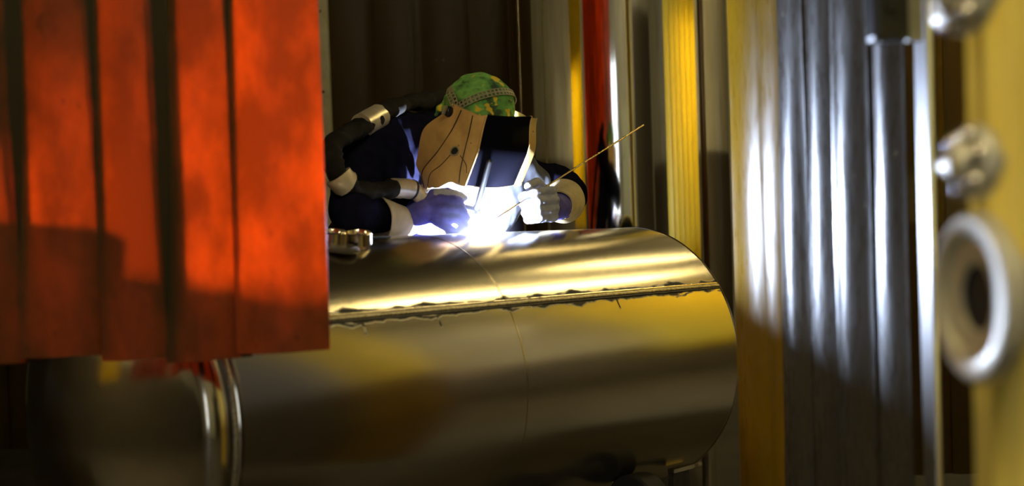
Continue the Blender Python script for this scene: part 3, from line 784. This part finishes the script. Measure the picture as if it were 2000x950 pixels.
# visor: glossy black plate over the whole front
bm = bmesh.new(); U0, U1, V0, V1 = -.43, .335, -.015, .975
fo = [[bm.verts.new(hood_pt(lerp(U0, U1, i / 16), lerp(V0, V1, j / 14), .006)) for i in range(17)] for j in range(15)]
fb = [[bm.verts.new(hood_pt(lerp(U0, U1, i / 16), lerp(V0, V1, j / 14), .001)) for i in range(17)] for j in range(15)]
for j in range(14):
    for i in range(16):
        bm.faces.new((fo[j][i], fo[j][i + 1], fo[j + 1][i + 1], fo[j + 1][i])); bm.faces.new((fb[j][i], fb[j + 1][i], fb[j + 1][i + 1], fb[j][i + 1]))
for i in range(16):
    bm.faces.new((fo[0][i], fb[0][i], fb[0][i + 1], fo[0][i + 1])); bm.faces.new((fo[14][i], fo[14][i + 1], fb[14][i + 1], fb[14][i]))
for j in range(14):
    bm.faces.new((fo[j][0], fo[j + 1][0], fb[j + 1][0], fb[j][0])); bm.faces.new((fo[j][16], fb[j][16], fb[j + 1][16], fo[j + 1][16]))
fin(bm, 'visor', M['visor'], helm)
# raised leather edges beside the visor
for s, us in ((1, (.325, .33, .36, .44, .50, .53)), (-1, (.415, .42, .43, .45, .46, .465))):
    bm = bmesh.new(); rings = []; oo = (.001, .008, .010, .011, .010, .001) if s > 0 else (.001, .005, .006, .006, .005, .001)
    for j in range(21):
        v = j / 20 * .985
        rings.append([hood_pt(s * a_, v, b_) for a_, b_ in zip(us, oo)])
    loft(bm, rings); fin(bm, 'edge_welt', M['hood'], helm)
# stitched creases on the side panels
def crease(pts, s=-1, r=.0016):
    bm = bmesh.new(); tube(bm, spline([hood_pt(s * u, v, .0008) for u, v in pts], 6), r, 6); fin(bm, 'crease', M['crease'], helm)
for s in (-1, 1):
    crease([(.80, .02), (.76, .3), (.80, .6), (.90, .85), (.93, .99)], s)
    crease([(.62, .03), (.585, .3), (.575, .55), (.56, .78), (.53, .99)], s)
    crease([(.68, .62), (.74, .75), (.82, .88), (.88, .99)], s, .0011)
    crease([(.60, .60), (.53, .68), (.49, .80)], s, .0011)
    o_ = [hood_pt(s * (.655 + .032 * math.cos(k * PI / 8)), .56 + .062 * math.sin(k * PI / 8), .0015) for k in range(17)]
    bm = bmesh.new(); tube(bm, o_, .0024, 6); fin(bm, 'vent_ring', M['band'], helm)
    bm = bmesh.new(); vv = [bm.verts.new(hood_pt(s * (.655 + .03 * math.cos(k * PI / 8)), .56 + .058 * math.sin(k * PI / 8), .0012)) for k in range(16)]; bm.faces.new(vv)
    vv2 = [bm.verts.new(hood_pt(s * (.655 + .03 * math.cos(k * PI / 8)), .56 + .058 * math.sin(k * PI / 8), -.001)) for k in range(16)]
    for k in range(16): bm.faces.new((vv[k], vv[(k + 1) % 16], vv2[(k + 1) % 16], vv2[k]))
    fin(bm, 'vent_opening', M['black'], helm)
    # pivot knob
    kc = hood_pt(s * .955, .10, .0); kx = LH * s
    bm = bmesh.new(); lathe(bm, [(1e-4, .016), (.009, .016), (.012, .013), (.012, .006), (.016, .005), (.016, -.002), (1e-4, -.002)], kc, kx, 20)
    kb = fin(bm, 'pivot_knob', M['black'], helm)
    bm = bmesh.new(); box(bm, kc + kx * .019 + Zv * .004, .010, .008, .026, HROT, .002); fin(bm, 'thumb_tab', M['band'], helm)
# perforated headband over the bandana
def band(path, width, ncell, hole=.6, name='headband', th=.0022):
    P_ = spline(path, 10); Ls = [0]
    for a_, b_ in zip(P_[:-1], P_[1:]): Ls.append(Ls[-1] + (b_ - a_).length)
    def samp(s):
        for i in range(len(Ls) - 1):
            if s <= Ls[i + 1] + 1e-9:
                k = (s - Ls[i]) / (Ls[i + 1] - Ls[i]); p = P_[i].lerp(P_[i + 1], k); d = (P_[i + 1] - P_[i]).normalized(); return p, d
        return P_[-1], (P_[-1] - P_[-2]).normalized()
    def fr(s, q, o):
        p, d = samp(s); out = (p - Hd(0, -.012, .03)).normalized(); out = (out - d * out.dot(d)).normalized(); sd = d.cross(out)
        return p + sd * q + out * o
    bm = bmesh.new(); n_ = ncell
    for r_, q0, q1 in ((0, -width / 2, 0), (1, 0, width / 2)):
        for k in range(n_):
            off = 0.0
            a_, b_ = Ls[-1] * (k + off) / n_, Ls[-1] * (k + 1 + off) / n_
            ia, ib = lerp(a_, b_, .5 - hole / 2), lerp(a_, b_, .5 + hole / 2)
            j0, j1 = lerp(q0, q1, .5 - hole / 2), lerp(q0, q1, .5 + hole / 2)
            for o, flip in ((th, 0), (0, 1)):
                O = [bm.verts.new(fr(s_, q_, o)) for s_, q_ in ((a_, q0), (b_, q0), (b_, q1), (a_, q1))]
                I = [bm.verts.new(fr(s_, q_, o)) for s_, q_ in ((ia, j0), (ib, j0), (ib, j1), (ia, j1))]
                for e in range(4): bm.faces.new((O[e], O[(e + 1) % 4], I[(e + 1) % 4], I[e]))
                if o: top_i, top_o = I, O
                else:
                    for e in range(4):
                        bm.faces.new((top_i[e], top_i[(e + 1) % 4], I[(e + 1) % 4], I[e])); bm.faces.new((top_o[e], O[e], O[(e + 1) % 4], top_o[(e + 1) % 4]))
    bmesh.ops.remove_doubles(bm, verts=bm.verts[:], dist=1e-5)
    return fin(bm, name, M['band'], helm, smooth=False)
def onhead(th_, up_, r=1.03):
    """point on the skull: th_ angle left-right over the top (0 = crown), up_ forward tilt"""
    a, b = math.radians(th_), math.radians(up_)
    d = Vector((math.sin(a), math.cos(a) * math.sin(b), math.cos(a) * math.cos(b)))
    return Hd(d.x * .094 * r, -.006 + d.y * .108 * r, .055 + d.z * .108 * r)
band([onhead(t_, 38, 1.05) for t_ in (-96, -75, -50, -25, 0, 25, 50, 75, 96)], .022, 30)
band([onhead(-94, 40, 1.05), onhead(-97, -10, 1.05), onhead(-80, -40, 1.05), onhead(-55, -62, 1.05), onhead(0, -75, 1.08), onhead(55, -62, 1.05), onhead(80, -40, 1.05), onhead(97, -10, 1.05), onhead(94, 40, 1.05)], .026, 34)

# ---- gloves
def hand(name, label, wrist, palm, palm_r, fingers, thumb, fr, m=M['glove'], vox=.0042, second=None, pick=None):
    bm = bmesh.new()
    capsule(bm, wrist, palm, .042, palm_r)
    for f_ in fingers:
        capsule(bm, palm, f_[0], palm_r * .75, fr * 1.12)
        for a_, b_, r0, r1 in zip(f_[:-1], f_[1:], [fr * 1.08, fr, fr * .93], [fr, fr * .93, fr * .84]): capsule(bm, a_, b_, r0, r1)
    for a_, b_, r0, r1 in zip(thumb[:-1], thumb[1:], [fr * 1.4, fr * 1.15], [fr * 1.15, fr * .95]): capsule(bm, a_, b_, r0, r1)
    g_ = melt(bm, name, m, person, vox, 2, lambda co: .0016 * noise.noise(co * 60) + .0012 * noise.noise(co * 140))
    if second:
        g_.data.materials.append(second); pm = MW[g_.name]
        for p_ in g_.data.polygons:
            if pick(pm @ p_.center): p_.material_index = 1
    g_['label'] = label; return g_
def seg_dist(p, a, b):
    d = b - a; t_ = max(0, min(1, (p - a).dot(d) / d.dot(d))); return (p - (a + d * t_)).length
def cuff(w0, w1, r0, r1):
    bm = bmesh.new(); d = (Vector(w1) - Vector(w0)); ax = d.normalized(); L_ = d.length
    lathe(bm, [(r0, 0), (lerp(r0, r1, .4) * .97, L_ * .4), (r1, L_), (r1 - .004, L_ - .001), (lerp(r0, r1, .4) * .93, L_ * .4), (r0 - .004, .001)], w0, ax, 40, Zv, closed=True)
    for v in bm.verts: v.co += Vector((1, 1, .5)) * (.003 * noise.noise(v.co * 25))
    return fin(bm, 'glove_cuff', M['cuff'], person)
hand('glove', 'blue glove gripping the torch', WR(-.245, -.045, .040), WR(-.175, -.025, .074), .037,
     [[WR(-.135, -.035, .125), WR(-.085, -.022, .128), WR(-.045, -.012, .118), WR(-.022, -.008, .108)],
      [WR(-.125, -.008, .108), WR(-.078, .018, .100), WR(-.060, .022, .072), WR(-.075, .005, .058)],
      [WR(-.125, .014, .078), WR(-.078, .034, .072), WR(-.060, .036, .046), WR(-.078, .020, .034)],
      [WR(-.135, .022, .048), WR(-.090, .040, .042), WR(-.072, .042, .022), WR(-.088, .026, .008)],
      [WR(-.165, .004, .040), WR(-.140, .020, .022), WR(-.115, .026, .010), WR(-.120, .014, .004)]],
     [WR(-.195, -.065, .09), WR(-.145, -.075, .105), WR(-.09, -.055, .110)], .0125, M['glove'], .0042, M['glove_pale'],
     lambda p: seg_dist(p, WR(-.115, -.030, .128), WR(-.03, -.009, .110)) < .0165)
cuff(AR[2] + Zv * .002, AR[2].lerp(AR[1], .62) - Zv * .012, .046, .074)
hand('glove', 'pale blue glove holding the filler rod', W(0.450, -.015, .068), W(0.390, .0, .075), .036,
     [[W(0.365, .028, .122), W(0.290, .026, .118), W(0.260, .0, .108), W(0.280, -.025, .102)],
      [W(0.370, .036, .092), W(0.287, .036, .090), W(0.255, .008, .082), W(0.277, -.018, .080)],
      [W(0.370, .036, .062), W(0.291, .036, .060), W(0.261, .010, .054), W(0.281, -.016, .054)],
      [W(0.370, .028, .036), W(0.301, .028, .034), W(0.273, .006, .030), W(0.291, -.016, .032)]],
     [W(0.400, -.03, .115), W(0.350, -.022, .150), W(0.290, -.004, .138)], .0135, M['glove_pale'], .0042, M['glove'],
     lambda p: (p - W(.425, -.012, .07)).length < .062)
cuff(W(.437, -.008, .072), W(.545, -.085, .085), .044, .070)

# ---- torch with its leather-sleeved cable
M['torch'] = mat('black_torch_body', (.014, .014, .016), .35)
M['ceramic'] = mat('pink_ceramic', (.6, .35, .25), .5)
M['sleeve'] = varied('black_leather_sleeve', (.008, .0075, .007), (.018, .016, .014), .85, 16, bmp=.4, bdist=.006)
BS(M['sleeve']).inputs['Specular IOR Level'].default_value = .12
M['tape'] = varied('silver_tape', (.62, .56, .42), (.78, .72, .58), .32, 30, .55, bmp=.4, bdist=.003)
hdp = WT(.008, 0, .068)
tor = thing('welding_torch', 'black welding torch with a long cap and a taped leather cable sleeve', 'torch', TIP)
bm = bmesh.new(); tube(bm, [WT(.006, 0, .056), WT(.008, 0, .068), WT(.012, 0, .082)], [.011, .013, .011], 18); fin(bm, 'head', M['torch'], tor)
bm = bmesh.new(); ca, cb_ = WT(.006, .004, .074), WP(957, 312, .10); tube(bm, [ca, ca.lerp(cb_, .1), ca.lerp(cb_, .93), ca.lerp(cb_, .98), cb_], [.010, .0085, .0078, .007, .003], 16); fin(bm, 'back_cap', M['torch'], tor)
bm = bmesh.new(); tube(bm, [WT(.006, 0, .058), WT(.004, 0, .040), WT(.002, 0, .024)], [.009, .0085, .0065], 18, caps=False); fin(bm, 'gas_cup', M['ceramic'], tor)
bm = bmesh.new(); tube(bm, [WT(.004, 0, .04), WT(.0012, 0, .014), WT(.001, 0, .0105)], [.0014, .0014, .0003], 8); fin(bm, 'electrode', M['bright'], tor)
bm = bmesh.new(); tube(bm, spline([hdp, WR(-.03, -.006, .078), WR(-.09, -.018, .090), WR(-.16, -.028, .105), WR(-.205, -.03, .115)], 5), .0105, 16); fin(bm, 'handle', M['torch'], tor)
CB = [WR(-.195, -.03, .113), WP(806, 371, -.13), WP(766, 368, -.13), WP(722, 374, -.13), WP(690, 368, -.13), WP(663, 347, -.13), WP(647, 312, -.15), WP(654, 280, -.18), WP(690, 256, -.22),
      WP(735, 230, -.26), WP(775, 209, -.29), WP(830, 197, -.32), WP(885, 197, -.37), W(.12, -.50, .30), W(.10, -.66, .10), W(.06, -.84, -.25), W(.0, -.97, fl + .35), W(-.15, -1.08, fl + .05), W(-.5, -1.2, fl + .035), W(-1.0, -1.2, fl + .035)]
cs = spline(CB, 8)
def sub(i0, i1): return cs[int(i0 * 8):int(i1 * 8) + 1]
def sleeve_tube(pts, r, flat, mat_, nm, amp=.006):
    bm = bmesh.new(); tube(bm, spline(pts, 3), [r * (1 + .30 * noise.noise(p * 14) + .10 * noise.noise(p * 45)) for p in spline(pts, 3)], 28, flat=flat)
    for v in bm.verts: v.co += Vector((noise.noise(v.co * 26), noise.noise(v.co * 26 + Vector((7, 0, 0))), noise.noise(v.co * 30 + Vector((0, 9, 0))))) * amp * 1.6 + Vector((1, 1, 1)) * (amp * .5 * noise.noise(v.co * 70))
    return fin(bm, nm, mat_, tor)
sleeve_tube(sub(2.0, 4.7), .036, .75, M['sleeve'], 'cable_sleeve')
sleeve_tube(sub(4.6, 8.6), .034, .72, M['sleeve'], 'cable_sleeve')
sleeve_tube(sub(8.4, 13.5), .036, .7, M['sleeve'], 'cable_sleeve')
sleeve_tube(sub(13.4, 19), .028, .9, M['sleeve'], 'cable_sleeve', .003)
for i0, i1, r in ((0.1, 1.05, .0225), (1.1, 2.1, .028), (4.55, 5.15, .038), (8.4, 9.2, .036)):
    P_ = sub(i0, i1)
    if len(P_) < 3: continue
    bm = bmesh.new(); tube(bm, P_, r, 18)
    for v in bm.verts: v.co += Vector((1, 1, 1)) * (.0022 * noise.noise(v.co * 60))
    fin(bm, 'tape_wrap', M['tape'], tor)
P_ = sub(1.02, 1.2)
bm = bmesh.new(); tube(bm, [P_[0], P_[-1]], .029, 18); fin(bm, 'strap', M['black'], tor)

# filler rod
M['rod'] = steel('filler_rod_metal', (.80, .66, .42), .28, bmp=0)
r0, r1 = WT(.012, .004, .012), W(.86, .02, .338)
bm = bmesh.new(); tube(bm, [r0, r0.lerp(r1, .5), r1], .0027, 10)
fin(bm, 'filler_rod', M['rod'], None, label='thin straight filler rod held in the pale glove, reaching to the arc', cat='rod')

# ------------------------------------------------------------------ the arc
M['arc'] = emitter('arc_plasma', (.62, .74, 1.0), ARC_POWER)
ac = TIP + Zv * .0050
arc = thing('welding_arc', 'blinding blue white welding arc between torch and tank', 'arc', ac)
bm = bmesh.new(); bmesh.ops.create_icosphere(bm, subdivisions=2, radius=.0050, matrix=Matrix.Translation(ac)); fin(bm, 'plasma_core', M['arc'], arc)
gm = bpy.data.materials.new('arc_halo'); gm.use_nodes = True; M['halo'] = gm  # emissive halo standing in for arc light scattered in the fume
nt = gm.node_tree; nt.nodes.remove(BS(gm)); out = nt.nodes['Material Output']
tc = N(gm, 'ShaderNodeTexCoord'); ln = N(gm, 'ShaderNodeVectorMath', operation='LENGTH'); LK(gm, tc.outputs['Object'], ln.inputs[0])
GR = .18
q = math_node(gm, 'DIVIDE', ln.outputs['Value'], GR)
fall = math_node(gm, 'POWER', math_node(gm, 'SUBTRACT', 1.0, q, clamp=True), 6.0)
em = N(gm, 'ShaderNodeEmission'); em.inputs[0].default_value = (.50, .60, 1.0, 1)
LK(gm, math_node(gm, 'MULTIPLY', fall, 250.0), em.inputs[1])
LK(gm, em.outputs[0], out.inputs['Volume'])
bm = bmesh.new(); bmesh.ops.create_icosphere(bm, subdivisions=3, radius=GR, matrix=Matrix.Translation(ac)); fin(bm, 'arc_halo', gm, arc)
